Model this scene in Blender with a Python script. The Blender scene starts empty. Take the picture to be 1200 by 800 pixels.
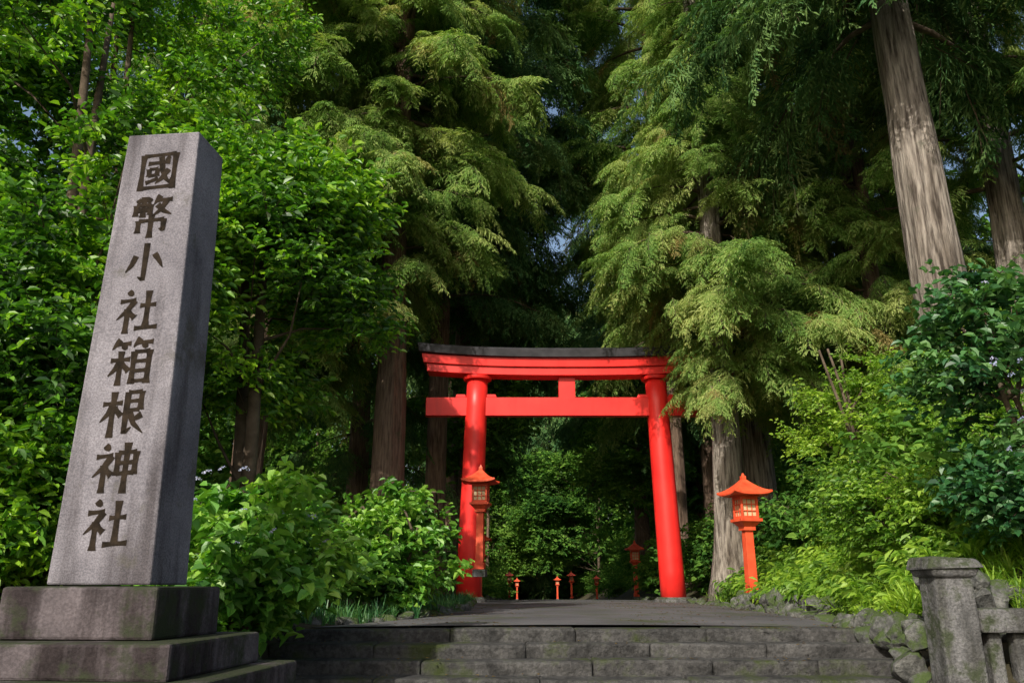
import bpy, math, numpy as np
from mathutils import Vector, Matrix, Euler, noise
R = np.random.RandomState(11)
rad = math.radians
scene = bpy.context.scene

# ------------------------------------------------------------ materials
def new_mat(name):
    m = bpy.data.materials.new(name); m.use_nodes = True
    nt = m.node_tree; nt.nodes.clear()
    out = nt.nodes.new('ShaderNodeOutputMaterial')
    return m, nt, out
def N(nt, t, **kw):
    n = nt.nodes.new(t)
    for k, v in kw.items(): setattr(n, k, v)
    return n
def ramp(nt, stops, fac):
    r = N(nt, 'ShaderNodeValToRGB'); e = r.color_ramp.elements
    while len(e) < len(stops): e.new(0.5)
    for i, (p, c) in enumerate(stops):
        e[i].position = p; e[i].color = (*c, 1)
    nt.links.new(fac, r.inputs[0]); return r.outputs[0]
def noise_n(nt, scale, detail=6, rough=.6, stretch=None, coord='obj', dist=0):
    n = N(nt, 'ShaderNodeTexNoise'); n.inputs['Scale'].default_value = scale
    n.inputs['Detail'].default_value = detail; n.inputs['Roughness'].default_value = rough
    n.inputs['Distortion'].default_value = dist
    if coord == 'obj':
        tc = N(nt, 'ShaderNodeTexCoord'); src = tc.outputs['Object']
    else:
        g = N(nt, 'ShaderNodeNewGeometry'); src = g.outputs['Position']
    if stretch:
        mp = N(nt, 'ShaderNodeMapping'); mp.inputs['Scale'].default_value = stretch
        nt.links.new(src, mp.inputs[0]); src = mp.outputs[0]
    nt.links.new(src, n.inputs['Vector'])
    return n.outputs['Fac']
def mixc(nt, fac, a, b, mode='MIX'):
    m = N(nt, 'ShaderNodeMix', data_type='RGBA', blend_type=mode)
    for sock, v in ((m.inputs[0], fac), (m.inputs[6], a), (m.inputs[7], b)):
        if isinstance(v, (int, float)): sock.default_value = v
        elif isinstance(v, tuple): sock.default_value = (*v, 1)
        else: nt.links.new(v, sock)
    return m.outputs[2]
def bump(nt, h, strength, dist=.02):
    b = N(nt, 'ShaderNodeBump'); b.inputs['Strength'].default_value = strength
    b.inputs['Distance'].default_value = dist
    nt.links.new(h, b.inputs['Height']); return b.outputs[0]
def surf_mat(name, stops, scale=3, rough=.8, bstr=.4, bscale=30, bdist=.01, stretch=None, spec=.3,
             speck=None, moss=None, coord='obj', moss_bias=.5, streak=None, upk=.12):
    m, nt, out = new_mat(name)
    p = N(nt, 'ShaderNodeBsdfPrincipled'); p.inputs['Roughness'].default_value = rough
    p.inputs['Specular IOR Level'].default_value = spec
    c = ramp(nt, stops, noise_n(nt, scale, stretch=stretch, coord=coord))
    if speck:
        s = ramp(nt, [(.40, speck[0]), (.60, speck[1])], noise_n(nt, speck[2], 2, coord=coord))
        c = mixc(nt, .55, c, s, 'MULTIPLY')
    if streak:
        s = ramp(nt, [(streak[2], (1, 1, 1)), (streak[2] + .16, streak[0])], noise_n(nt, streak[1], 5, .6, stretch=(1, 1, .12), coord=coord))
        c = mixc(nt, .9, c, s, 'MULTIPLY')
    if moss:
        g = N(nt, 'ShaderNodeNewGeometry'); sx = N(nt, 'ShaderNodeSeparateXYZ')
        nt.links.new(g.outputs['Normal'], sx.inputs[0])
        mr = N(nt, 'ShaderNodeMath', operation='MULTIPLY_ADD'); nt.links.new(sx.outputs[2], mr.inputs[0])
        mr.inputs[1].default_value = upk; nt.links.new(noise_n(nt, moss[1], 8, .7, coord='geo'), mr.inputs[2])
        f = ramp(nt, [(moss_bias, (0, 0, 0)), (moss_bias + .12, (1, 1, 1))], mr.outputs[0])
        c = mixc(nt, f, c, moss[0])
    nt.links.new(c, p.inputs['Base Color'])
    nt.links.new(bump(nt, noise_n(nt, bscale, 8, .65, stretch=stretch, coord=coord), bstr, bdist), p.inputs['Normal'])
    nt.links.new(p.outputs[0], out.inputs[0])
    return m
def leaf_mat(name, dark, mid, light, trans=.35, rough=.45, spec=.06, scale=.35, tcol=1.6, brown=None):
    m, nt, out = new_mat(name)
    oi = N(nt, 'ShaderNodeAttribute'); oi.attribute_name = 'rnd'; nz = noise_n(nt, scale, 1, coord='geo')
    at = N(nt, 'ShaderNodeAttribute'); at.attribute_name = 'tint'
    a = N(nt, 'ShaderNodeMath', operation='MULTIPLY_ADD'); nt.links.new(oi.outputs['Fac'], a.inputs[0]); a.inputs[1].default_value = .5
    b = N(nt, 'ShaderNodeMath', operation='MULTIPLY_ADD'); nt.links.new(nz, b.inputs[0]); b.inputs[1].default_value = .9; b.inputs[2].default_value = -.35
    nt.links.new(b.outputs[0], a.inputs[2])
    c = N(nt, 'ShaderNodeMath', operation='MULTIPLY_ADD'); nt.links.new(at.outputs['Fac'], c.inputs[0]); c.inputs[1].default_value = .5
    nt.links.new(a.outputs[0], c.inputs[2])
    col = ramp(nt, [(.15, dark), (.5, mid), (.95, light)], c.outputs[0])
    if brown:
        bf = ramp(nt, [(.84, (0, 0, 0)), (.90, (.75, .75, .75))], oi.outputs['Fac']); col = mixc(nt, bf, col, brown)
    d = N(nt, 'ShaderNodeBsdfDiffuse'); nt.links.new(col, d.inputs[0])
    t = N(nt, 'ShaderNodeBsdfTranslucent')
    tc = mixc(nt, 1.0, col, (tcol, tcol * 1.05, tcol * .45), 'MULTIPLY'); nt.links.new(tc, t.inputs[0])
    mx = N(nt, 'ShaderNodeMixShader'); mx.inputs[0].default_value = trans
    nt.links.new(d.outputs[0], mx.inputs[1]); nt.links.new(t.outputs[0], mx.inputs[2]); last = mx.outputs[0]
    if spec > 0:
        gl = N(nt, 'ShaderNodeBsdfGlossy'); gl.inputs['Roughness'].default_value = rough; gl.inputs[0].default_value = (1, 1, 1, 1)
        m2 = N(nt, 'ShaderNodeMixShader'); m2.inputs[0].default_value = spec
        nt.links.new(last, m2.inputs[1]); nt.links.new(gl.outputs[0], m2.inputs[2]); last = m2.outputs[0]
    nt.links.new(last, out.inputs[0])
    return m

M = {}
M['granite'] = surf_mat('granite', [(.3, (.155, .147, .168)), (.7, (.30, .285, .315))], 1.8, .9, .8, 60, .009, spec=.1,
                        speck=((.40, .40, .41), (1, 1, 1), 80), moss=((.09, .085, .07), 1.6), moss_bias=.55, streak=((.36, .34, .33), 2.8, .46))
M['granite_dark'] = surf_mat('granite_pedestal', [(.3, (.065, .056, .060)), (.7, (.18, .155, .165))], 2.5, .95, .8, 26, .016, spec=.08,
                             speck=((.55, .55, .55), (1, 1, 1), 50), moss=((.035, .042, .024), 2.2), moss_bias=.48, streak=((.25, .23, .22), 3.4, .43))
M['engrave'] = surf_mat('engraved_characters', [(.3, (.010, .008, .006)), (.7, (.036, .026, .018))], 14, .95, .6, 60, spec=.1)
M['stone_step'] = surf_mat('step_stone', [(.3, (.028, .028, .028)), (.7, (.115, .112, .11))], 3.4, .9, 1, 14, .04, spec=.15,
                           moss=((.040, .052, .018), 1.7), moss_bias=.545, coord='geo', speck=((.35, .35, .34), (1, 1, 1), 22), upk=.04)
M['rock'] = surf_mat('mossy_rock', [(.3, (.05, .052, .05)), (.7, (.18, .18, .17))], 5.5, .9, 1, 12, .05,
                     moss=((.050, .075, .022), 5), moss_bias=.50, coord='geo', speck=((.4, .4, .4), (1, 1, 1), 22))
M['fence_stone'] = surf_mat('fence_stone', [(.3, (.10, .10, .10)), (.7, (.26, .255, .26))], 4, .85, 1, 22, .03,
                            moss=((.045, .055, .03), 4), moss_bias=.50, coord='geo', streak=((.36, .36, .32), 5.0, .47), speck=((.4, .4, .4), (1, 1, 1), 45))
M['vermilion'] = surf_mat('vermilion_paint', [(.3, (.70, .018, .016)), (.7, (.86, .034, .026))], 1.2, .42, .15, 12, .01, spec=.4, streak=((.80, .7, .7), 2.5, .52))
M['orange'] = surf_mat('lantern_orange_paint', [(.3, (.60, .06, .022)), (.7, (.76, .11, .04))], 3, .5, .2, 20, .006, spec=.4, streak=((.78, .7, .7), 6, .52))
M['black'] = surf_mat('black_roof_cap', [(.3, (.018, .018, .022)), (.7, (.05, .049, .056))], 3, .5, .2, 20, .006)
M['paper'] = surf_mat('lantern_paper', [(.3, (.48, .36, .19)), (.7, (.64, .52, .32))], 3, .7, .05, 20, .002)
M['asphalt'] = surf_mat('asphalt', [(.3, (.060, .060, .066)), (.7, (.130, .127, .134))], .6, .85, .6, 90, .006,
                        speck=((.5, .5, .5), (1, 1, 1), 50), moss=((.05, .058, .03), .9), moss_bias=.63, coord='geo')
M['soil'] = surf_mat('forest_floor', [(.3, (.03, .028, .015)), (.55, (.06, .05, .028)), (.75, (.05, .08, .025))], 1.1, .95, 1, 14, .05, coord='geo')
M['bark_grey'] = surf_mat('bark_grey', [(.36, (.085, .068, .056)), (.62, (.42, .37, .32))], 3.0, .95, 1, 6, .10, stretch=(5, 5, .4), coord='geo',
                          streak=((.42, .38, .34), 1.3, .50), moss=((.10, .11, .07), 1.1), moss_bias=.60)
M['bark_brown'] = surf_mat('bark_brown', [(.3, (.07, .042, .03)), (.7, (.26, .18, .13))], 3.5, .95, 1, 7, .06, stretch=(5, 5, .5), coord='geo',
                           moss=((.05, .07, .03), .8), moss_bias=.62)
M['twig'] = surf_mat('branch_bark', [(.3, (.05, .035, .022)), (.7, (.13, .10, .07))], 5, .95, .3, 12, .02, coord='geo')
M['leaf_broad'] = leaf_mat('leaf_broad', (.020, .072, .012), (.100, .27, .018), (.33, .53, .03), .38, .45, .04)
M['leaf_light'] = leaf_mat('leaf_light', (.055, .145, .02), (.17, .32, .035), (.35, .50, .06), .4, .5, .02)
M['leaf_hyd'] = leaf_mat('leaf_hydrangea', (.04, .14, .02), (.12, .31, .035), (.27, .46, .06), .34, .5, .04, .9)
M['leaf_blue'] = leaf_mat('leaf_blue_shrub', (.014, .065, .028), (.042, .145, .045), (.12, .25, .07), .3, .45, .03, .9)  # blue-green leaves of the right shrub, also used for mondo grass
M['needle'] = leaf_mat('needle_cedar', (.050, .115, .032), (.17, .29, .072), (.37, .42, .15), .33, .6, .0, brown=(.24, .15, .07))
M['needle_shaded'] = leaf_mat('needle_shaded', (.026, .075, .034), (.070, .155, .056), (.15, .24, .08), .2, .6, .0, brown=(.13, .08, .04))  # darker copy of the cedar needles, with shade put into the colour
M['leaf_far'] = leaf_mat('leaf_far', (.028, .085, .022), (.085, .20, .036), (.20, .34, .06), .28, .6, .0, .12)
M['dead'] = leaf_mat('leaf_dead', (.06, .035, .012), (.12, .07, .025), (.20, .14, .04), .1, .7, .0)
M['flower'] = leaf_mat('petals', (.28, .32, .60), (.38, .42, .68), (.55, .55, .72), .3, .6, .0, 3, 1.0)

# ------------------------------------------------------------ mesh helpers
class MB:
    def __init__(s): s.v = []; s.f = []; s.m = []; s.mats = []
    def mat(s, m):
        if m not in s.mats: s.mats.append(m)
        return s.mats.index(m)
    def add(s, vs, fs, m):
        o = len(s.v); s.v += [tuple(v) for v in vs]; mi = s.mat(m)
        for f in fs: s.f.append(tuple(i + o for i in f)); s.m.append(mi)
    def box(s, c, size, m, rz=0, top=None, rot=None, jit=0):
        x, y, z = [a / 2 for a in size]; t = top or (1, 1)
        vs = [Vector((sx * x * (t[0] if sz > 0 else 1), sy * y * (t[1] if sz > 0 else 1), sz * z)) for sz in (-1, 1) for sx, sy in ((-1, -1), (1, -1), (1, 1), (-1, 1))]
        mt = rot.to_matrix() if rot else Matrix.Rotation(rz, 3, 'Z')
        vs = [mt @ (v + Vector(R.uniform(-jit, jit, 3))) + Vector(c) for v in vs]
        s.add(vs, [(3, 2, 1, 0), (4, 5, 6, 7), (0, 1, 5, 4), (1, 2, 6, 5), (2, 3, 7, 6), (3, 0, 4, 7)], m)
    def tube(s, pts, rads, segs, m, rough=0, cap=True):
        pts = [Vector(p) for p in pts]; vs = []; n = len(pts)
        ph = R.uniform(0, 50)
        for i, p in enumerate(pts):
            d = (pts[min(i + 1, n - 1)] - pts[max(i - 1, 0)]).normalized()
            a = d.orthogonal().normalized() if abs(d.z) < .9 else Vector((1, 0, 0))
            a = (a - d * a.dot(d)).normalized(); b = d.cross(a)
            for k in range(segs):
                t = 2 * math.pi * k / segs
                r = rads[i]
                if rough: r *= 1 + rough * noise.noise(Vector((math.cos(t) * 2.2 + ph, math.sin(t) * 2.2, i * .12)))
                vs.append(p + a * math.cos(t) * r + b * math.sin(t) * r)
        fs = [(i * segs + k, i * segs + (k + 1) % segs, (i + 1) * segs + (k + 1) % segs, (i + 1) * segs + k) for i in range(n - 1) for k in range(segs)]
        if cap: fs += [tuple(reversed(range(segs))), tuple((n - 1) * segs + k for k in range(segs))]
        s.add(vs, fs, m)
    def rock(s, c, r, m, seed=0, rough=.34):
        import bmesh
        bm = bmesh.new(); bmesh.ops.create_icosphere(bm, subdivisions=3, radius=1)
        rz = Euler(R.uniform(-.5, .5, 3)).to_matrix() @ Matrix.Rotation(R.uniform(0, 6.28), 3, 'Z')
        pl = [(Vector(R.normal(size=3)).normalized(), R.uniform(.5, .8)) for _ in range(11)]
        vs = []
        for v in bm.verts:
            q = v.co.normalized(); k = 1 + rough * noise.noise(q * 1.3 + Vector((seed, 0, 0))) * 1.2 + rough * .5 * noise.noise(q * 4 + Vector((0, seed, 0)))
            q = q * k
            for nrm, dd in pl:
                t = q.dot(nrm)
                if t > dd: q = q - nrm * (t - dd) * .92
            q *= 1.32
            vs.append(rz @ Vector((q.x * r[0], q.y * r[1], q.z * r[2])) + Vector(c))
        s.add(vs, [tuple(v.index for v in f.verts) for f in bm.faces], m); bm.free()
    def mesh(s, name):
        me = bpy.data.meshes.new(name); me.from_pydata(s.v, [], s.f)
        for m in s.mats: me.materials.append(m)
        me.polygons.foreach_set('material_index', s.m); me.update(); return me
    def obj(s, name, parent=None, smooth=False, bevel=0, loc=None):
        me = s.mesh(name)
        if smooth: me.polygons.foreach_set('use_smooth', [True] * len(me.polygons))
        o = bpy.data.objects.new(name, me); scene.collection.objects.link(o)
        if parent: o.parent = parent
        if loc: o.location = loc
        if bevel:
            b = o.modifiers.new('bevel', 'BEVEL'); b.width = bevel; b.segments = 2; b.limit_method = 'ANGLE'; b.angle_limit = rad(35)
        return o
def empty(name, loc=(0, 0, 0)):
    e = bpy.data.objects.new(name, None); scene.collection.objects.link(e); e.location = loc; e.empty_display_size = .3; return e

# ------------------------------------------------------------ leaf-cluster sources
def tinted(mb, name, tints):
    me = mb.mesh(name)
    at = me.attributes.new('tint', 'FLOAT', 'POINT'); at.data.foreach_set('value', np.array(tints, dtype=np.float32))
    o = bpy.data.objects.new(name, me); return o
def leaf(mb, T, p, d, up, L, W, m, fold=.18, droop=.15, tint=.5):
    d = d.normalized(); s = d.cross(up)
    if s.length < 1e-3: s = Vector((0, 1, 0))
    s.normalize(); n = s.cross(d).normalized()
    b = p; t = p + d * L - n * L * droop
    l1 = p + d * L * .3 + s * W * .5 + n * L * fold; r1 = p + d * L * .3 - s * W * .5 + n * L * fold
    l2 = p + d * L * .68 + s * W * .38 + n * L * fold * .6; r2 = p + d * L * .68 - s * W * .38 + n * L * fold * .6
    mb.add([b, l1, l2, t, r2, r1], [(0, 1, 2, 3), (0, 3, 4, 5)], m); T += [tint] * 6
def strip(mb, T, pts, w, m, tint=.5, side=None):
    n = len(pts); vs = []
    for i, p in enumerate(pts):
        d = (pts[min(i + 1, n - 1)] - pts[max(i - 1, 0)]).normalized()
        s = side if side is not None else d.cross(Vector((0, 0, 1)))
        if s.length < 1e-3: s = Vector((0, 1, 0))
        s = s.normalized(); ww = w * (1 - (i / (n - 1)) ** 2 * .9) * .5
        vs += [p + s * ww, p - s * ww]
    mb.add(vs, [(2 * i, 2 * i + 1, 2 * i + 3, 2 * i + 2) for i in range(n - 1)], m); T += [tint] * len(vs)
def rv(a=1): return Vector(R.uniform(-a, a, 3))
def coll(name, objs):
    c = bpy.data.collections.new(name)
    for o in objs: c.objects.link(o)
    return c
def broad_cluster(name, m, n=34, L=.11, W=.055, length=.5, jit=.8):
    mb = MB(); T = []
    for tw in range(4):
        a = R.uniform(-.9, .9); e = R.uniform(-.3, .6); ax = Vector((math.cos(a), math.sin(a), e)).normalized()
        strip(mb, T, [Vector((0, 0, 0)), ax * length * .5, ax * length], .012, M['twig'], 0)
        for i in range(n // 4):
            t = (i + 1) / (n // 4); p = ax * length * t + rv(.02)
            ang = i * 2.4 + R.uniform(-.4, .4)
            sd = Vector((ax.x * .5 + math.cos(ang) * .8, ax.y * .5 + math.sin(ang) * .8, R.uniform(-.45, .3)))
            up = (Vector((0, 0, 1)) + rv(jit)).normalized()
            s = R.uniform(.7, 1.2); leaf(mb, T, p, sd, up, L * s, W * s, m, tint=R.uniform(0, 1) ** 1.3)
    return tinted(mb, name, T)
def conifer_spray(name, m, length=1.1, droop=.5, w=.02, n=12, nb=7):
    mb = MB(); T = []
    def ax(t): return Vector((length * t, 0, -droop * length * t * t * .6))
    strip(mb, T, [ax(0), ax(.5), ax(1)], .022, M['twig'], 0)
    for i in range(n):
        for sg in (-1, 1):
            t = .08 + .92 * (i + R.uniform(0, .8)) / n; p0 = ax(min(t, 1)); l = length * .42 * (1.08 - t * .75) * R.uniform(.7, 1.25)
            ang = rad(R.uniform(35, 65)) * sg; d = Vector((math.cos(ang), math.sin(ang), R.uniform(-.5, .05)))
            q = [p0 + d * l * s + Vector((0, 0, -l * .55 * s * s)) for s in (0, .5, 1)]
            tt = R.uniform(.2, .9)
            strip(mb, T, q, w * .7, m, tt * .5)
            for j in range(nb):
                s = .1 + .9 * j / nb; pp = p0 + d * l * s + Vector((0, 0, -l * .55 * s * s)); a2 = ang + rad(R.uniform(25, 60)) * (1 if j % 2 else -1)
                dd = Vector((math.cos(a2), math.sin(a2), R.uniform(-1.0, -.05))); ll = l * .4 * (1.15 - s * .6)
                sdv = Vector((-dd.y, dd.x, R.uniform(-.8, .8))).normalized() * w * R.uniform(.45, .7); pe = pp + dd * ll + Vector((0, 0, -.25 * ll)); pm = pp + dd * ll * .5
                mb.add([pp, pm + sdv, pe, pm - sdv], [(0, 1, 2, 3)], m); T += [tt + R.uniform(-.25, .3)] * 4
    return tinted(mb, name, T)
def grass_tuft(name, m, n=22, L=.5, w=.022, spread=.6):
    mb = MB(); T = []
    for i in range(n):
        a = R.uniform(0, 6.28); l = L * R.uniform(.6, 1.2); o = Vector((math.cos(a), math.sin(a), 0)); sp = spread * R.uniform(.3, 1.2)
        b = Vector((R.uniform(-.05, .05), R.uniform(-.05, .05), 0))
        q = [b + o * l * sp * t ** 1.3 + Vector((0, 0, l * (t - .62 * sp * t * t * 1.2))) for t in (0, .3, .6, .85, 1)]
        strip(mb, T, q, w, m, R.uniform(0, 1))
    return tinted(mb, name, T)
def sasa_tuft(name, m, n=7):
    mb = MB(); T = []
    for i in range(n):
        a = R.uniform(0, 6.28); l = R.uniform(.4, .9); o = Vector((math.cos(a), math.sin(a), 0))
        f = lambda t: o * l * .55 * t ** 1.5 + Vector((0, 0, l * (t - .35 * t * t)))
        strip(mb, T, [f(0), f(.4), f(.8), f(1)], .012, m, .2)
        for k in range(9):
            t = .3 + .7 * k / 9; aa = a + R.uniform(-1.6, 1.6); d = Vector((math.cos(aa), math.sin(aa), R.uniform(-.5, .3)))
            leaf(mb, T, f(t), d, Vector((0, 0, 1)) + rv(.3), R.uniform(.12, .2), .032, m, .06, .3, R.uniform(0, 1))
    return tinted(mb, name, T)
def flower_head(name, m):
    mb = MB(); T = []
    for i in range(26):
        v = Vector(R.normal(size=3)).normalized(); v.z = abs(v.z); p = Vector((v.x * .07, v.y * .07, v.z * .035))
        leaf(mb, T, p, rv(1), v, .03, .028, m, .05, .05, R.uniform(0, 1))
    return tinted(mb, name, T)
def flat_leaf(name, m):
    mb = MB(); T = []
    for i in range(5):
        a = R.uniform(0, 6.28); leaf(mb, T, Vector((R.uniform(-.3, .3), R.uniform(-.3, .3), .008)), Vector((math.cos(a), math.sin(a), 0)), Vector((0, 0, 1)), .06, .03, m, .1, .0, R.uniform(0, 1))
    return tinted(mb, name, T)
C = {}
C['broad'] = coll('broadleaf_twigs', [broad_cluster('broadleaf_twig_%d' % i, M['leaf_broad'], 36, .13, .062) for i in range(4)])
C['light'] = coll('light_twigs', [broad_cluster('light_twig_%d' % i, M['leaf_light'], 44, .09, .045) for i in range(3)])
C['hyd'] = coll('hydrangea_twigs', [broad_cluster('hydrangea_twig_%d' % i, M['leaf_hyd'], 24, .14, .085, length=.34, jit=.55) for i in range(3)])
C['blue'] = coll('blue_twigs', [broad_cluster('blue_twig_%d' % i, M['leaf_blue'], 30, .12, .075, length=.42, jit=.6) for i in range(3)])
C['cedar'] = coll('cedar_sprays', [conifer_spray('cedar_spray_%d' % i, M['needle'], 1.1, .55 + .2 * i, .024) for i in range(3)])
C['cedar_shaded'] = coll('shaded_sprays', [conifer_spray('shaded_spray_%d' % i, M['needle_shaded'], 1.3, .7 + .3 * i, .034, 9, 6) for i in range(3)])
C['far'] = coll('far_twigs', [broad_cluster('far_twig_%d' % i, M['leaf_far'], 32, .16, .085, length=.6) for i in range(3)])
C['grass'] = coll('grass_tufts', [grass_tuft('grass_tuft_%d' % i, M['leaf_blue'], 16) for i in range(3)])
C['grass_light'] = coll('light_tufts', [grass_tuft('light_tuft_%d' % i, M['leaf_light'], 16, .6, .028, .8) for i in range(3)])
C['sasa'] = coll('sasa_tufts', [sasa_tuft('sasa_tuft_%d' % i, M['leaf_light']) for i in range(3)])
C['flower'] = coll('flower_heads', [flower_head('flower_head_%d' % i, M['flower']) for i in range(2)])
C['dead'] = coll('dead_leaves', [flat_leaf('dead_leaf_%d' % i, M['dead']) for i in range(3)])

GN = {}
def gn_group(key):
    if key in GN: return GN[key]
    g = bpy.data.node_groups.new('scatter_' + key, 'GeometryNodeTree')
    g.interface.new_socket('Geometry', in_out='INPUT', socket_type='NodeSocketGeometry')
    g.interface.new_socket('Geometry', in_out='OUTPUT', socket_type='NodeSocketGeometry')
    gi = g.nodes.new('NodeGroupInput'); go = g.nodes.new('NodeGroupOutput')
    ci = g.nodes.new('GeometryNodeCollectionInfo'); ci.inputs['Collection'].default_value = C[key]
    ci.inputs['Separate Children'].default_value = True; ci.inputs['Reset Children'].default_value = True
    ip = g.nodes.new('GeometryNodeInstanceOnPoints'); ip.inputs['Pick Instance'].default_value = True
    def na(n, t):
        a = g.nodes.new('GeometryNodeInputNamedAttribute'); a.data_type = t; a.inputs[0].default_value = n
        return a.outputs[0]
    e = g.nodes.new('FunctionNodeEulerToRotation')
    g.links.new(na('rot', 'FLOAT_VECTOR'), e.inputs[0]); g.links.new(e.outputs[0], ip.inputs['Rotation'])
    g.links.new(na('scl', 'FLOAT'), ip.inputs['Scale']); g.links.new(na('idx', 'INT'), ip.inputs['Instance Index'])
    g.links.new(gi.outputs[0], ip.inputs['Points']); g.links.new(ci.outputs[0], ip.inputs['Instance'])
    rl = g.nodes.new('GeometryNodeRealizeInstances'); g.links.new(ip.outputs[0], rl.inputs[0])
    g.links.new(rl.outputs[0], go.inputs[0]); GN[key] = g; return g
def scatter(name, key, P, rot, scl, parent=None):
    P = np.array(P, dtype=np.float32).reshape(-1, 3); rot = np.array(rot, dtype=np.float32).reshape(-1, 3); scl = np.array(scl, dtype=np.float32).ravel()
    n = len(P)
    me = bpy.data.meshes.new(name); me.vertices.add(n); me.vertices.foreach_set('co', P.ravel())
    me.attributes.new('rot', 'FLOAT_VECTOR', 'POINT').data.foreach_set('vector', rot.ravel())
    me.attributes.new('scl', 'FLOAT', 'POINT').data.foreach_set('value', scl)
    me.attributes.new('idx', 'INT', 'POINT').data.foreach_set('value', R.randint(0, 12, n).astype(np.int32))
    cell = np.floor(P / 1.1); h = np.sin(cell @ np.array([12.9898, 78.233, 37.719])) * 43758.5453; h = h - np.floor(h)
    me.attributes.new('rnd', 'FLOAT', 'POINT').data.foreach_set('value', (.6 * h + .4 * R.uniform(0, 1, n)).astype(np.float32))
    me.update()
    o = bpy.data.objects.new(name, me); scene.collection.objects.link(o)
    md = o.modifiers.new('scatter', 'NODES'); md.node_group = gn_group(key)
    if parent: o.parent = parent
    return o

# ------------------------------------------------------------ terrain
LE = [(-50, -2.7), (10, -2.6), (11.5, -1.95), (13.5, -1.35), (17, -.95), (25, -1.0), (46, -.6), (60, .1), (95, .5), (150, -3), (700, -3)]
RE = [(-50, 4.2), (10, 4.15), (14, 4.55), (19, 4.9), (25, 5.0), (46, 6.1), (75, 7.1), (95, 6.4), (150, 3), (700, 3)]
def le(y): return np.interp(y, *zip(*LE))
def re_(y): return np.interp(y, *zip(*RE))
def ss(a, b, x): t = np.clip((x - a) / (b - a), 0, 1); return t * t * (3 - 2 * t)
def prof(y): return np.where(y < 28, 1.1, 1.1 - .0168 * (np.minimum(y, 110) - 28))
def gz(x, y):
    x = np.asarray(x, float); y = np.asarray(y, float)
    dl = le(y) - x; dr = x - re_(y)
    up = ss(6.3, 10.0, y) + 0 * x
    z = prof(y) * up
    fwd = ss(7, 12, y)
    z = z + fwd * (ss(.2, 7, dl) * .8)
    z = z + ss(5.5, 9, y) * (ss(.25, 4, dr) * 1.7 + ss(3, 14, dr) * 1.5)
    inside = (dl < .05) & (dr < .05)
    z = np.where(inside & (y < 10.2) & (y > 5), -.02, z)
    z = z + np.where(inside, 0, .06 * np.sin(x * 1.7 + y * .9) * np.cos(y * 1.3 - x * .6)) * ss(6, 9, y)
    return z
xs = np.concatenate([np.linspace(-400, -40, 16)[:-1], np.linspace(-40, -12, 40)[:-1], np.arange(-12, 16, .25), np.linspace(16, 45, 40), np.linspace(45, 400, 16)[1:]])
ys = np.concatenate([np.linspace(-200, -12, 12)[:-1], np.arange(-12, 34, .25), np.linspace(34, 120, 90), np.linspace(120, 700, 20)[1:]])
X, Y = np.meshgrid(xs, ys); Z = gz(X, Y)
nx, ny = len(xs), len(ys)
mb = MB(); mb.add(np.stack([X.ravel(), Y.ravel(), Z.ravel()], 1), [(j * nx + i, j * nx + i + 1, (j + 1) * nx + i + 1, (j + 1) * nx + i) for j in range(ny - 1) for i in range(nx - 1)], M['soil'])
mb.obj('ground', smooth=True)
mb = MB(); vs = []; yy = np.concatenate([np.arange(10.36, 30, .5), np.arange(30, 130, 2)])
for y in yy:
    for t in np.linspace(0, 1, 9):
        a = float(le(y)); b = float(re_(y)); x = a + (b - a) * t
        vs.append((x, y, float(prof(y)) + .012 + .03 * math.sin(math.pi * t)))
mb.add(vs, [(j * 9 + i, j * 9 + i + 1, j * 9 + i + 10, j * 9 + i + 9) for j in range(len(yy) - 1) for i in range(8)], M['asphalt'])
mb.obj('path', smooth=True)
mb = MB(); mb.add([(-12, -12, .006), (12, -12, .006), (12, 6.2, .006), (-12, 6.2, .006)], [(0, 1, 2, 3)], M['asphalt']); mb.obj('forecourt_pavement')
mb = MB()
for k in range(8):
    z1 = 1.112 - .14 * k; y0 = 10 - .4 * k
    x = -2.75 + R.uniform(-.1, .1)
    while x < 4.25:
        w = min(R.uniform(1.1, 2.0), 4.35 - x)
        if w < .25: break
        mb.box((x + w / 2, y0 + .21 + R.uniform(-.014, .014), z1 - .15 + R.uniform(-.010, .006)), (w - .005, .42, .30), M['stone_step'], jit=.008)
        x += w
mb.obj('stone_steps', bevel=.028)
mb = MB()
for side in (0, 1):
    y = 10.2
    while y < 44:
        x = float(le(y)) - .12 if side == 0 else float(re_(y)) + .14
        if abs(y - 25) > .8: mb.rock((x + R.uniform(-.07, .07), y, float(prof(y)) + .0), (R.uniform(.08, .18), R.uniform(.10, .24), R.uniform(.05, .13)), M['rock'], R.uniform(0, 99))
        y += R.uniform(.25, .6)
mb.obj('kerb_stones', smooth=False)

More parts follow.
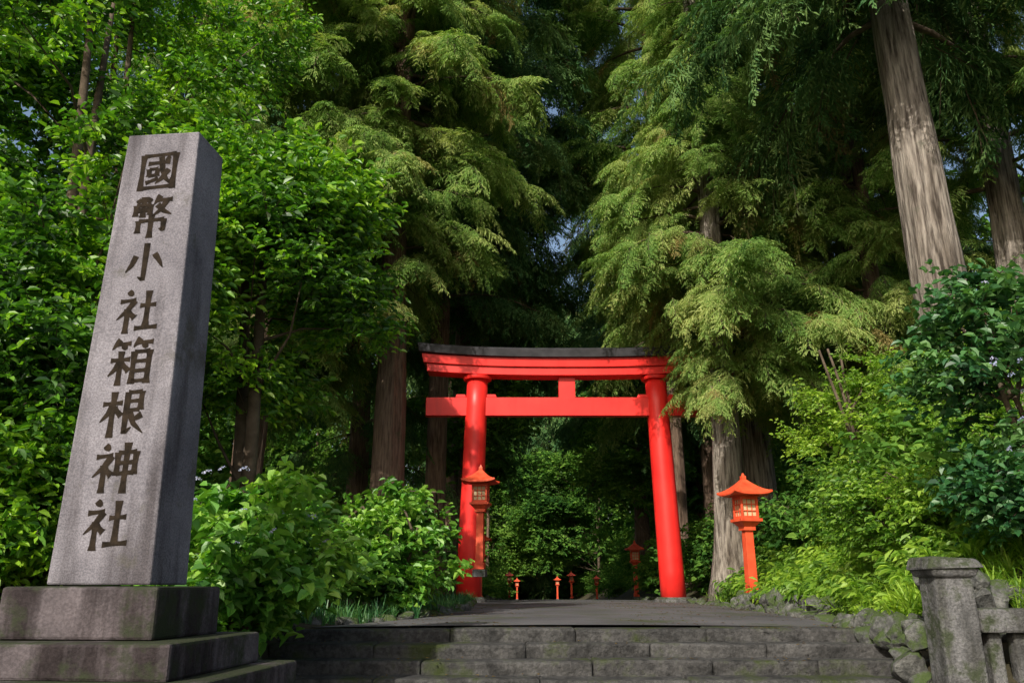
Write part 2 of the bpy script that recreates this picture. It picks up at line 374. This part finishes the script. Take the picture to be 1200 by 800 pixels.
# ------------------------------------------------------------ stone marker
mk = empty('stone_shrine_marker', (-2.86, 6.16, 0)); mk.rotation_euler = (0, 0, rad(-6))
mb = MB()
mb.box((0, 0, 1.6 + 1.79), (.77, .53, 3.58), M['granite'], top=(.80, .84)); mb.obj('pillar', mk, bevel=.014)
mb = MB()
mb.box((0, 0, 1.42), (1.12, .95, .345), M['granite_dark'], jit=.004); mb.box((0, 0, 1.135), (1.62, 1.42, .22), M['granite_dark'], jit=.006)
mb.box((0, 0, .82), (2.1, 1.85, .41), M['granite_dark']); mb.box((0, 0, .31), (2.6, 2.3, .63), M['granite_dark'])
mb.obj('pedestal', mk, bevel=.022)
GL = {
'kuni': [[(12, 94), (12, 3)], [(12, 91), (88, 91)], [(88, 93), (88, 2)], [(12, 9), (88, 9)], [(24, 71), (76, 71)], [(28, 57), (29, 38)], [(28, 56), (49, 56)], [(49, 57), (47, 38)], [(28, 40), (48, 40)], [(23, 22), (52, 31)], [(54, 86), (60, 52), (69, 30), (80, 18), (82, 30)], [(75, 52), (60, 30), (46, 18)], [(66, 83), (75, 77)]],
'hei': [[(13, 94), (20, 84)], [(43, 95), (36, 84)], [(11, 79), (11, 52)], [(11, 78), (45, 78)], [(45, 79), (45, 53)], [(28, 99), (28, 48)], [(21, 72), (17, 60)], [(34, 72), (39, 60)], [(65, 99), (52, 78)], [(58, 87), (94, 87)], [(82, 86), (70, 64), (51, 49)], [(60, 77), (76, 60), (96, 49)], [(21, 40), (21, 10)], [(21, 39), (80, 39)], [(80, 40), (80, 13), (70, 17)], [(50, 52), (50, -4)]],
'sho': [[(50, 96), (50, 8), (37, 17)], [(28, 67), (20, 46), (8, 30)], [(70, 69), (82, 52), (92, 34)]],
'sha': [[(24, 97), (35, 86)], [(8, 74), (43, 75)], [(42, 74), (26, 52), (4, 33)], [(27, 56), (27, 0)], [(30, 47), (45, 34)], [(54, 61), (90, 61)], [(71, 94), (71, 11)], [(47, 10), (98, 10)]],
'hako': [[(22, 99), (6, 78)], [(15, 89), (47, 89)], [(30, 87), (37, 76)], [(67, 99), (53, 80)], [(60, 89), (96, 89)], [(75, 87), (83, 76)], [(6, 54), (49, 54)], [(28, 73), (28, -2)], [(28, 52), (18, 34), (4, 20)], [(30, 46), (49, 28)], [(57, 70), (57, -1)], [(57, 69), (91, 69)], [(91, 71), (91, -2)], [(57, 48), (90, 48)], [(57, 27), (90, 27)], [(57, 5), (90, 5)]],
'ne': [[(4, 72), (47, 72)], [(27, 97), (27, 0)], [(27, 70), (17, 50), (2, 34)], [(30, 62), (47, 44)], [(57, 93), (87, 93)], [(87, 94), (87, 54)], [(57, 74), (86, 74)], [(57, 55), (86, 55)], [(57, 94), (57, 7), (72, 19)], [(92, 44), (73, 33)], [(64, 54), (76, 26), (99, 4)]],
'kami': [[(24, 97), (35, 86)], [(8, 74), (43, 75)], [(42, 74), (26, 52), (4, 33)], [(27, 56), (27, 0)], [(30, 47), (45, 34)], [(54, 80), (55, 33)], [(54, 79), (93, 79)], [(93, 80), (92, 33)], [(55, 58), (92, 58)], [(55, 37), (92, 37)], [(73, 99), (73, -4)]]}
mb = MB()
for gi, g in enumerate(['kuni', 'hei', 'sho', 'sha', 'hako', 'ne', 'kami', 'sha']):
    zc = 4.83 - gi * .402; sz = .365
    for si, st in enumerate(GL[g]):
        pts = []
        for a, b in zip(st[:-1], st[1:]):
            for t in np.linspace(0, 1, 6)[:-1]: pts.append((a[0] + (b[0] - a[0]) * t, a[1] + (b[1] - a[1]) * t))
        pts.append(st[-1]); n = len(pts)
        d0 = (st[1][0] - st[0][0], st[1][1] - st[0][1]); horiz = abs(d0[0]) > 2 * abs(d0[1]); short = math.hypot(*d0) < 18 and len(st) == 2
        taper = (len(st) > 2) or (d0[0] < -6)
        vs = []
        for i, (px, py) in enumerate(pts):
            q0 = pts[max(i - 1, 0)]; q1 = pts[min(i + 1, n - 1)]; dx, dy = q1[0] - q0[0], q1[1] - q0[1]; L = math.hypot(dx, dy) or 1
            t = i / (n - 1); w = (4.0 if horiz else 5.8)
            if short: w = 3 + 4.5 * math.sin(math.pi * min(t * .8 + .2, 1))
            elif taper: w *= 1.2 * (1 - .85 * t ** 2)
            else: w *= 1 + .45 * (abs(2 * t - 1) ** 3)
            w *= 1 + .14 * noise.noise(Vector((px * .11, py * .11, gi * 3.1)))
            lift = 3.5 * (px - 50) / 50
            for sg in (1, -1):
                gx = (px - 50 - dy / L * w * sg) * .0098 * sz / 1.0; gzv = (py - 50 + dx / L * w * sg + lift) * .0098 * sz
                zz = zc + gzv; yy_ = -(.265 - .0424 * (zz - 1.6) / 3.58) - .0025 - .0003 * (si % 5)
                vs.append((gx, yy_, zz))
        mb.add(vs, [(2 * i, 2 * i + 1, 2 * i + 3, 2 * i + 2) for i in range(n - 1)], M['engrave'])
mb.obj('engraved_characters', mk)

# ------------------------------------------------------------ torii
to = empty('torii_gate', (1.73, 25, 1.1))
V = M['vermilion']
for sg in (-1, 1):
    mb = MB()
    mb.tube([(sg * (3.03 - .21 * t), 0, 6.9 * t - .1) for t in np.linspace(0, 1, 8)], [.375 - .045 * t for t in np.linspace(0, 1, 8)], 40, V)
    mb.obj('pillar_%s' % ('l' if sg < 0 else 'r'), to, smooth=False).data.polygons.foreach_set('use_smooth', [True] * (40 * 7) + [False] * 2)
    mb = MB(); mb.tube([(sg * 3.03, 0, -.15), (sg * 3.03, 0, .10), (sg * 3.03, 0, .16)], [.58, .56, .48], 32, M['fence_stone']); mb.obj('pillar_footing', to)
mb = MB()
def bar(z0, z1, half, d0, d1, m, curve, flare, n=24):
    vs = []
    for i in range(n + 1):
        u = -1 + 2 * i / n; c = curve * (abs(u) ** 2.6)
        for (zz, dd) in ((z0, d0), (z1, d1)):
            hx = half + (flare if zz == z1 else 0)
            for sy in (-1, 1): vs.append((u * hx, sy * dd, zz + c))
    fs = []
    for i in range(n):
        a = i * 4; b = a + 4
        fs += [(a, b, b + 2, a + 2), (a + 1, a + 3, b + 3, b + 1), (a, a + 1, b + 1, b), (a + 2, b + 2, b + 3, a + 3)]
    fs += [(0, 2, 3, 1), (n * 4, n * 4 + 1, n * 4 + 3, n * 4 + 2)]
    mb.add(vs, fs, m)
bar(6.80, 7.05, 4.40, .33, .33, V, .14, .02)
bar(7.053, 7.34, 4.52, .40, .42, V, .16, .06)
mb.box((0, 0, 6.43), (.52, .26, .74), V)
mb.box((0, 0, 5.84), (8.85, .30, .58), V)
for sg in (-1, 1):
    for s2 in (-1, 1): mb.box((sg * 2.86 + s2 * .48, 0, 6.19), (.34, .2, .10), V, top=(.8, 1))
    mb.tube([(sg * 2.825, 0, 6.70), (sg * 2.825, 0, 6.797)], [.44, .46], 32, V)
mb.obj('beams', to, bevel=.012)
mb = MB(); bar(7.343, 7.60, 4.66, .52, .56, M['black'], .20, .04); bar(7.603, 7.74, 4.70, .48, .16, M['black'], .20, .05); mb.obj('roof_cap', to, bevel=.012)

# ------------------------------------------------------------ lanterns
def lantern(x, y, z, s=1, rz=0):
    e = empty('shrine_lantern', (x, y, z)); e.scale = (s * .86, s * .86, s); e.rotation_euler = (0, 0, rz); O = M['orange']
    mb = MB()
    mb.box((0, 0, .06), (.42, .42, .2), M['fence_stone']); mb.obj('footing', e, bevel=.01)
    mb = MB()
    mb.box((0, 0, .94), (.26, .26, 1.56), O, top=(.86, .86))
    mb.box((0, 0, .25), (.32, .32, .17), O)
    mb.box((0, 0, 1.765), (.34, .34, .09), O)
    mb.box((0, 0, 1.865), (.34, .34, .11), O, top=(1.7, 1.7))
    mb.box((0, 0, 1.955), (.64, .64, .07), O)
    for sx in (-1, 1):
        for sy in (-1, 1): mb.box((sx * .225, sy * .225, 2.25), (.06, .06, .52), O, top=(1.0, 1.0))
    for zz, h in ((2.02, .06), (2.47, .07)):
        for sx in (-1, 1): mb.box((sx * .225, 0, zz), (.05, .39, h), O); mb.box((0, sx * .225, zz), (.39, .05, h), O)
    for k in (-.07, .07):
        for sg in (-1, 1):
            mb.box((k, sg * .222, 2.245), (.022, .02, .385), O); mb.box((sg * .222, k, 2.245), (.02, .022, .385), O)
    for zz in (2.17, 2.32):
        for sg in (-1, 1):
            mb.box((0, sg * .225, zz), (.39, .018, .02), O); mb.box((sg * .225, 0, zz), (.018, .39, .02), O)
    mb.box((0, 0, 2.525), (.60, .60, .04), O)
    n = 12; vs = []; rings = 7
    for r in range(rings):
        t = r / (rings - 1); hw = .56 * (1 - t) + .05 * t
        zz = 2.57 + .36 * (t ** 1.35)
        for side in range(4):
            for i in range(n):
                u = -1 + 2 * i / n; lift = .07 * abs(u) ** 3 * (1 - t) ** 2
                p = [(u * hw, -hw), (hw, u * hw), (-u * hw, hw), (-hw, -u * hw)][side]
                vs.append((p[0], p[1], zz + lift))
    m_ = 4 * n; fs = [(r * m_ + k, r * m_ + (k + 1) % m_, (r + 1) * m_ + (k + 1) % m_, (r + 1) * m_ + k) for r in range(rings - 1) for k in range(m_)]
    fs.append(tuple((rings - 1) * m_ + k for k in range(m_)))
    o = len(vs); vs += [(v[0], v[1], v[2] - .045) for v in vs[:m_]]; fs += [(k, o + k, o + (k + 1) % m_, (k + 1) % m_) for k in range(m_)]
    fs.append(tuple(o + k for k in reversed(range(m_))))
    mb.add(vs, fs, O)
    mb.box((0, 0, 2.96), (.13, .13, .07), O); mb.box((0, 0, 3.03), (.09, .09, .08), O, top=(.3, .3))
    mb.obj('frame_and_roof', e, bevel=.006)
    mb = MB(); mb.box((0, 0, 2.245), (.40, .40, .38), M['paper']); mb.obj('paper_panes', e)
    return e
lantern(5.38, 19, 1.12, .97, rad(12))
lantern(-.88, 23, 1.85, .98, rad(-8))
lantern(-1.15, 30, .95, .85, 0)
lantern(6.45, 44, float(prof(44)) + .03, .98, 0)
lantern(-.2, 66, float(prof(66)), .72, 0); lantern(.5, 84, float(prof(84)), .7, 0)
lantern(5.2, 74, float(prof(74)), .80, 0); lantern(7.0, 70, float(prof(70)), .66, 0); lantern(4.5, 84, float(prof(84)), .75, 0)

# ------------------------------------------------------------ stone fence + rock wall (right)
fe = empty('stone_fence', (4.30, 8.4, 0)); mb = MB(); F = M['fence_stone']
mb.box((0, 0, .86), (.38, .38, 1.72), F, top=(.94, .94), jit=.010); mb.box((0, 0, 1.715), (.42, .42, .08), F, top=(1.15, 1.15)); mb.box((0, 0, 1.805), (.54, .54, .11), F, top=(.84, .84), jit=.014)
mb.box((2.2, -.02, 1.27), (3.98, .30, .22), F, jit=.008); mb.box((2.2, -.02, .30), (3.98, .30, .5), F)
for i in range(16): mb.box((.36 + i * .245, -.02, .855), (.13, .14, .61), F, jit=.004)
mb.box((4.4, 0, .86), (.40, .40, 1.72), F)
mb.obj('posts_and_rails', fe, bevel=.024)
mb = MB()
for i in range(130):
    x = R.uniform(3.92, 4.75); y = R.uniform(8.7, 11.4); r = R.uniform(.07, .19)
    mb.rock((x, y, .2 + R.uniform(0, 1) * .95 + max(0, (x - 4.2)) * .3), (r, r * R.uniform(.7, 1.2), r * R.uniform(.6, .95)), M['rock'], R.uniform(0, 99))
for i in range(70):
    x = R.uniform(4.5, 7.2); r = R.uniform(.12, .24)
    mb.rock((x, 9.15 + R.uniform(-.3, .3), R.uniform(.5, 1.65)), (r, r, r * .8), M['rock'], R.uniform(0, 99))
for i in range(40):
    yy_ = R.uniform(12, 20); mb.rock((float(re_(yy_)) + R.uniform(.25, .9), yy_, R.uniform(1.1, 1.35)), (R.uniform(.1, .2),) * 3, M['rock'], R.uniform(0, 99))
mb.obj('rock_retaining_wall')
mb = MB()
for i in range(60):
    y = R.uniform(6.7, 10.6); r = R.uniform(.08, .2)
    mb.rock((R.uniform(-3.1, -2.66), y, float(ss(6.3, 10, y)) * 1.1 + R.uniform(-.15, .08)), (r, r, r * .7), M['rock'], R.uniform(0, 99))
mb.obj('rock_edging')

# ------------------------------------------------------------ trees
def crown_points(clumps, dens, smin=.8, smax=1.3, up=.2):
    P, Q, S = [], [], []
    for (c, r) in clumps:
        n = max(3, int(dens * r * r))
        v = R.normal(size=(n, 3)); v /= np.linalg.norm(v, axis=1)[:, None]; v[:, 2] = v[:, 2] * .8 + up
        rr = r * R.uniform(.35, 1.0, n) ** .6
        P.append(np.array(c) + v * rr[:, None] * np.array([1, 1, .75])); yaw = np.arctan2(v[:, 1], v[:, 0]) + R.uniform(-.5, .5, n)
        Q.append(np.stack([R.uniform(-.5, .5, n), R.uniform(-.35, .55, n), yaw], 1)); S.append(R.uniform(smin, smax, n))
    return np.concatenate(P), np.concatenate(Q), np.concatenate(S)
def broadleaf_tree(x, y, h, crowns, key='broad', r=.14, nclump=50, cr=(.45, .9), dens=70, stems=2, name='broadleaf_tree', sc=(.8, 1.3)):
    z0 = float(gz(x, y)); e = empty(name, (x, y, z0 - .15)); mb = MB(); clumps = []
    for (c, rd) in crowns:
        for i in range(nclump):
            v = R.normal(size=3); v /= np.linalg.norm(v); k = R.uniform(.45, 1) ** .5
            clumps.append(((c[0] - x + v[0] * rd[0] * k, c[1] - y + v[1] * rd[1] * k, max(.5, c[2] - z0 + v[2] * rd[2] * k)), R.uniform(*cr)))
    tr = []
    for s in range(stems):
        a = R.uniform(0, 6.28); lean = R.uniform(.3, 1.1) if stems > 1 else .3
        pts = [(math.cos(a) * lean * t + .12 * math.sin(3 * t + s), math.sin(a) * lean * t + .1 * math.cos(4 * t + s), h * .85 * t) for t in np.linspace(0, 1, 10)]
        mb.tube(pts, [r * (1 - .8 * t) + .01 for t in np.linspace(0, 1, 10)], 9, M['twig'], .15); tr.append(pts)
    for c, rr in clumps[::2]:
        pts = tr[R.randint(stems)]; cand = [p for p in pts if p[2] < c[2] + .1] or pts[:2]; a = Vector(cand[-1] if len(cand) < 3 else cand[R.randint(max(1, len(cand) - 3), len(cand))]); b = Vector(c)
        mid = (a + b) / 2 + Vector((0, 0, .15)) + rv(.2); mb.tube([a, mid, b], [.035, .022, .008], 5, M['twig'], cap=False)
    mb.obj('trunk', e, smooth=True)
    P, Q, S = crown_points(clumps, dens, *sc); scatter('foliage', key, P, Q, S, e); return e
def conifer(x, y, h, r, start, Lfun, nl, key='cedar', dens=7, bark='bark_brown', droop=.25, smin=.7, smax=1.2, top=None, keep=None, name='cedar_tree'):
    z0 = float(gz(x, y)); e = empty(name, (x, y, z0 - .2)); mb = MB(); n = 40
    ax = lambda t: Vector((.12 * math.sin(t * 5 + x), .12 * math.cos(t * 4 + y), h * t))
    ts = np.linspace(0, 1, n); mb.tube([ax(t) for t in ts], [r * (1 - .75 * t) * (1 + .6 * math.exp(-t * h / .8)) * (1 + .02 * math.sin(t * 60 + x)) for t in ts], 28, M[bark], .24)
    P, Q, S = [], [], []; top = top or h * .98
    for i in range(nl):
        hh = start + (top - start) * ((i + R.uniform(0, 1)) / nl); az = i * 2.4 + R.uniform(-.5, .5); L = Lfun(hh) * R.uniform(.6, 1.25); b = ax(hh / h)
        o = Vector((math.cos(az), math.sin(az), 0)); rise = R.uniform(-.05, .3)
        f = lambda t: b + o * L * t + Vector((0, 0, L * (rise * t - droop * 1.6 * t * t)))
        while keep and L > .8 and not keep(x + f(1).x, y + f(1).y, z0 + f(1).z): L *= .85
        if keep and L <= .8: continue
        mb.tube([f(t) for t in (0, .25, .5, .75, 1)], [.02 + .018 * L, .016 + .012 * L, .03, .02, .008], 5, M['twig'], cap=False)
        m = max(3, int(dens * L))
        for k in range(m):
            t = 1 - R.uniform(0, .82) ** 1.2; p = f(t) + Vector((R.normal() * .16, R.normal() * .16, R.normal() * .1)); sd = R.choice([-1, 1]) * R.uniform(.1, 1.15)
            P.append(p); Q.append((R.uniform(-.4, .4), R.uniform(.05, .75), az + sd * (1.15 - t * .5))); S.append(R.uniform(smin, smax) * (.75 + .1 * L))
    mb.obj('trunk_and_limbs', e, smooth=True); scatter('foliage', key, P, Q, S, e); return e

# left broadleaf wall
broadleaf_tree(-6.6, 11.3, 12, [((-6.8, 11.3, 8.6), (2.7, 1.9, 3.6)), ((-7.2, 11.0, 4.2), (2.4, 1.6, 2.4))], nclump=34, dens=56)
broadleaf_tree(-10.4, 12, 12, [((-10.4, 12, 8), (2.4, 2, 4)), ((-10, 11.5, 3.6), (2, 1.6, 2))], nclump=30, dens=56)
broadleaf_tree(-4.4, 13.2, 9, [((-4.2, 13.2, 6.7), (1.7, 1.7, 2.4))], nclump=32, dens=56)
broadleaf_tree(-8.2, 15.5, 15, [((-8, 15.5, 11), (3.4, 2.2, 4.5))], nclump=44, dens=56)
broadleaf_tree(-6.4, 10.9, 4, [((-6.5, 10.6, 2.9), (1.2, .9, 1.4))], nclump=20, stems=3, r=.05)
# left cedars
kl = lambda x, y, z: (x < -3.7 or z > 10.9) and (x < -.9 or z > 13)
conifer(-3.7, 24.4, 30, .55, 8.0, lambda h: 3.6 if h < 20 else 3.2, 96, dens=8, keep=kl, smax=1.4)
conifer(-7.6, 23.5, 28, .45, 6, lambda h: 3.6, 84, dens=8, smax=1.4)
conifer(-2.6, 29, 29, .42, 11, lambda h: 3.4, 56, key='cedar_shaded', dens=6)
conifer(-2.2, 36, 38, .45, 12, lambda h: 4.6 if h < 16 else 5.6, 110, key='cedar_shaded', dens=5, smax=1.6, top=36)
conifer(-6.0, 31, 24, .45, 4, lambda h: 3.4, 50, key='cedar_shaded', dens=6)
conifer(-11, 25, 26, .45, 6, lambda h: 3.6, 50, key='cedar_shaded', dens=6)
# right cedars
kr = lambda x, y, z: ((x > 5.35 and z > 5.6) or z > 9.4) and x > 2.9
conifer(6.05, 23, 27, .46, 6.2, lambda h: 3.6 if h < 12 else (2.8 if h < 15 else 1.5), 125, dens=9, bark='bark_grey', droop=.3, top=20, keep=kr)
conifer(8.1, 27, 30, .5, 9, lambda h: 2.2, 50, dens=7, bark='bark_grey', top=20)
conifer(6.9, 35, 38, .45, 9, lambda h: 5.2 if h > 18 else 3.6, 104, dens=5, smax=1.6)
conifer(9.0, 16, 27, .60, 11.4, lambda h: 4.0, 50, key='cedar_shaded', dens=9, bark='bark_grey', droop=.38, smax=1.4)
conifer(12.6, 19, 27, .5, 8, lambda h: 3.5, 60, dens=7, bark='bark_grey')
conifer(11.2, 25, 26, .5, 6, lambda h: 3.2, 76, dens=7)
conifer(10.2, 21.5, 20, .3, 4, lambda h: 2.2, 56, dens=7)
conifer(14.5, 28, 28, .5, 5, lambda h: 3.4, 56, key='cedar_shaded', dens=6)
conifer(9.4, 38, 26, .5, 6, lambda h: 3.4, 56, key='cedar_shaded', dens=6)
conifer(-3.6, 48, 34, .5, 8, lambda h: 4.8, 64, key='cedar_shaded', dens=5, smax=1.8)
conifer(8.4, 54, 36, .5, 8, lambda h: 5.0, 66, key='cedar_shaded', dens=5, smax=1.9)
conifer(6.0, 113, 44, .8, 8, lambda h: 8, 60, key='cedar_shaded', dens=4, smin=2, smax=3.2)
conifer(-2.5, 116, 46, .8, 8, lambda h: 8, 60, key='cedar_shaded', dens=4, smin=2, smax=3.2)
# young trees over the path beyond the gate
broadleaf_tree(-2.6, 34, 11, [((-1.4, 35, 8.2), (2.0, 2, 2.2))], key='far', nclump=20, cr=(.7, 1.2), dens=12, sc=(1.2, 1.9))
broadleaf_tree(7.4, 42, 12, [((6.4, 42, 8.4), (2.4, 2, 3.0))], key='far', nclump=22, cr=(.7, 1.2), dens=12, sc=(1.2, 1.9))
broadleaf_tree(9.2, 90, 20, [((5, 92, 10), (5, 3, 7))], key='far', nclump=44, cr=(1.0, 1.8), dens=8, sc=(1.8, 3))
broadleaf_tree(-3.2, 98, 20, [((-1, 98, 9), (5, 3, 7))], key='far', nclump=44, cr=(1.0, 1.8), dens=8, sc=(1.8, 3))
# right shrubs
broadleaf_tree(7.6, 17.4, 5, [((7.9, 17.4, 4.4), (1.4, 1.2, 1.9))], key='light', nclump=40, cr=(.3, .65), stems=3, r=.06, name='maple_sapling')
broadleaf_tree(9.6, 14.2, 5, [((9.2, 14.4, 4.6), (1.6, 1.3, 2.0))], key='light', nclump=38, cr=(.3, .65), stems=3, r=.06, name='maple_sapling')
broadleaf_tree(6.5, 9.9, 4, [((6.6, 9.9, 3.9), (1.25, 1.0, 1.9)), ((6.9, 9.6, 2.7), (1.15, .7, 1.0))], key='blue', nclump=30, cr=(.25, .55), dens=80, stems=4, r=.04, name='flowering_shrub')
broadleaf_tree(6.0, 12.6, 2, [((6.3, 12.8, 2.6), (1.0, 1.2, .7))], key='light', nclump=24, cr=(.3, .5), stems=4, r=.03, name='bank_shrub')
hb = broadleaf_tree(-2.9, 8.7, 1.6, [((-2.85, 8.7, 1.98), (.9, .75, .76))], key='hyd', nclump=30, cr=(.20, .36), dens=140, stems=6, r=.02, name='hydrangea_bush')
P = []
for i in range(26):
    v = R.normal(size=3); v /= np.linalg.norm(v); v[2] = abs(v[2]); v[1] = -abs(v[1]); P.append((.05 + v[0] * 1.0, v[1] * .95, 1.2 + v[2] * .95))
scatter('flower_heads', 'flower', P, R.uniform(-.5, .5, (26, 3)), R.uniform(.4, .65, 26), hb)
broadleaf_tree(-2.05, 14.3, 1.8, [((-1.95, 14.2, 2.4), (.95, .8, .95))], key='hyd', nclump=27, cr=(.22, .40), dens=120, stems=6, r=.02, name='hydrangea_bush')
P = [(R.uniform(-1.3, .8), R.uniform(-1.4, -.6), R.uniform(1.2, 4.0)) for i in range(24)]
scatter('blue_flowers', 'flower', [(6.5 + a, 9.9 + b, 1.2 + c) for a, b, c in P], R.uniform(-1, 1, (24, 3)), R.uniform(.4, .7, 24), None)

# ------------------------------------------------------------ undergrowth masses
def region(n, xr, yr, cond):
    x = R.uniform(*xr, n); y = R.uniform(*yr, n); k = cond(x, y); x, y = x[k], y[k]; return np.stack([x, y, gz(x, y) - .02], 1)
P = region(1300, (-3.2, -.3), (9, 26), lambda x, y: (x < le(y) - .05) & (x > le(y) - .9)); n = len(P)
scatter('mondo_grass', 'grass', P, np.stack([np.zeros(n), np.zeros(n), R.uniform(0, 6, n)], 1), R.uniform(.4, .85, n))
P = region(2000, (4.5, 9), (10.2, 24), lambda x, y: (x > re_(y) + .35 + .3 * R.uniform(0, 1, len(x)))); n = len(P)
scatter('bank_grass', 'grass_light', P, np.stack([R.uniform(-.3, .3, n), R.uniform(-.5, 0, n), R.uniform(0, 6, n)], 1), R.uniform(.4, 1.0, n))
P = region(1300, (4.8, 10), (10.6, 24), lambda x, y: (x > re_(y) + .6)); n = len(P)
scatter('bamboo_grass', 'sasa', P, np.stack([R.uniform(-.3, .3, n), R.uniform(-.4, 0, n), R.uniform(0, 6, n)], 1), R.uniform(.6, 1.3, n))
P = region(170, (4.55, 7.5), (8.95, 10.4), lambda x, y: x > 4.5); n = len(P); P[:, 2] = np.maximum(P[:, 2], 1.35)
scatter('wall_top_ferns', 'grass_light', P, np.stack([R.uniform(-.3, .3, n), R.uniform(-.3, .3, n), R.uniform(0, 6, n)], 1), R.uniform(.4, .8, n))
def shrubs(name, n, xr, yr, cond, hr, key='far', dens=60, sc=(1, 1.6), nc=4, spr=.6, cr=(.45, .8)):
    P = region(n, xr, yr, cond); cl = []
    for p in P:
        h = R.uniform(*hr)
        for k in range(nc): cl.append(((p[0] + R.uniform(-spr, spr), p[1] + R.uniform(-spr, spr), p[2] + h * R.uniform(.1, 1)), R.uniform(*cr)))
    a, b, c = crown_points(cl, dens, *sc); return scatter(name, key, a, b, c)
shrubs('forest_undergrowth', 540, (-16, 18), (11.5, 50), lambda x, y: ((x < le(y) - 1.6) | (x > re_(y) + 1.6)) & ~((x > 4.5) & (x < 7) & (y < 21)), (.5, 1.8), 'far', 16, (1.0, 1.6))
shrubs('path_side_shrubs', 210, (-6, 13), (27, 108), lambda x, y: ((x < le(y) - 1.3) & (x > le(y) - 4.2)) | ((x > re_(y) + 1.5) & (x < re_(y) + 5)), (.4, 2.6), 'far', 16, (.9, 1.7))
shrubs('hedge_thicket', 80, (-16, 22), (106, 120), lambda x, y: x > -99, (2, 7), 'far', 4, (2.4, 3.8), 4, 1.5, (1.2, 2))
mb = MB(); cl = []
for i in range(200):
    y = R.uniform(36, 135); x = R.uniform(-1, 1) * (22 + y * .42) + 3
    if le(y) - 3 < x < re_(y) + 3 and y < 112: continue
    if abs(x) < 14 and y < 50: continue
    if -26 < x < -3 and 60 < y < 84: continue  # unseen clearing, left open so sunlight reaches the path beyond the gate
    z = float(gz(x, y)); h = R.uniform(20, 30) if y > 88 else R.uniform(13, 20); r = R.uniform(.2, .45)
    mb.tube([(x, y, z - .3), (x + .1, y, z + h * .5), (x, y, z + h)], [r, r * .7, r * .25], 8, M['bark_brown'], cap=False)
    for k in range(18): hh = R.uniform(.10, 1.0) * h; cl.append(((x + R.normal() * 2.0, y + R.normal() * 2.0, z + hh), R.uniform(1.2, 2.0)))
ft = empty('distant_trees'); mb.obj('trunks', ft, smooth=True)
a, b, c = crown_points(cl, 1.7, 2.6, 4.2); scatter('foliage', 'far', a, b, c, ft)
n = 700; x = R.uniform(-2.6, 4.8, n); y = R.uniform(6.9, 26, n); k = (x > le(y)) & (x < re_(y)) & ((np.abs(x - 1) > R.uniform(0, 3.6, n))); x, y = x[k], y[k]
st = np.ceil(np.clip((10 - y) / .4, 0, 7)); z = 1.112 - .14 * st + np.where(y > 10.4, .025, .006)
scatter('fallen_leaves', 'dead', np.stack([x, y, z], 1), np.stack([x * 0, x * 0, R.uniform(0, 6, len(x))], 1), R.uniform(.5, .9, len(x)))

# ------------------------------------------------------------ light
sd = Vector((-.40, -.86, 0)).normalized(); el = rad(37)
sv = Vector((sd.x * math.cos(el), sd.y * math.cos(el), math.sin(el)))
sun = bpy.data.lights.new('sun', 'SUN'); sun.energy = 5.0; sun.angle = rad(.5); sun.color = (1, .94, .83)
so = bpy.data.objects.new('sun', sun); so.rotation_euler = sv.to_track_quat('Z', 'Y').to_euler(); so.location = (0, 0, 40); scene.collection.objects.link(so)
w = bpy.data.worlds.new('World'); scene.world = w; w.use_nodes = True; nt = w.node_tree; nt.nodes.clear()
sk = nt.nodes.new('ShaderNodeTexSky'); sk.sky_type = 'NISHITA'; sk.sun_disc = False; sk.sun_elevation = el; sk.sun_rotation = math.atan2(sd.x, sd.y)
sk.dust_density = 4.0; sk.air_density = 1.3
bg = nt.nodes.new('ShaderNodeBackground'); bg.inputs[1].default_value = .15; o = nt.nodes.new('ShaderNodeOutputWorld')
nt.links.new(sk.outputs[0], bg.inputs[0]); nt.links.new(bg.outputs[0], o.inputs[0])
cam = bpy.data.cameras.new('camera'); cam.lens = 28.5; cam.sensor_width = 36; cam.clip_end = 2000
co = bpy.data.objects.new('camera', cam); co.location = (0, 0, 1.6); co.rotation_euler = (rad(90 + 16.7), 0, 0); scene.collection.objects.link(co); scene.camera = co
scene.view_settings.view_transform = 'Standard'; scene.view_settings.look = 'None'; scene.view_settings.exposure = 0
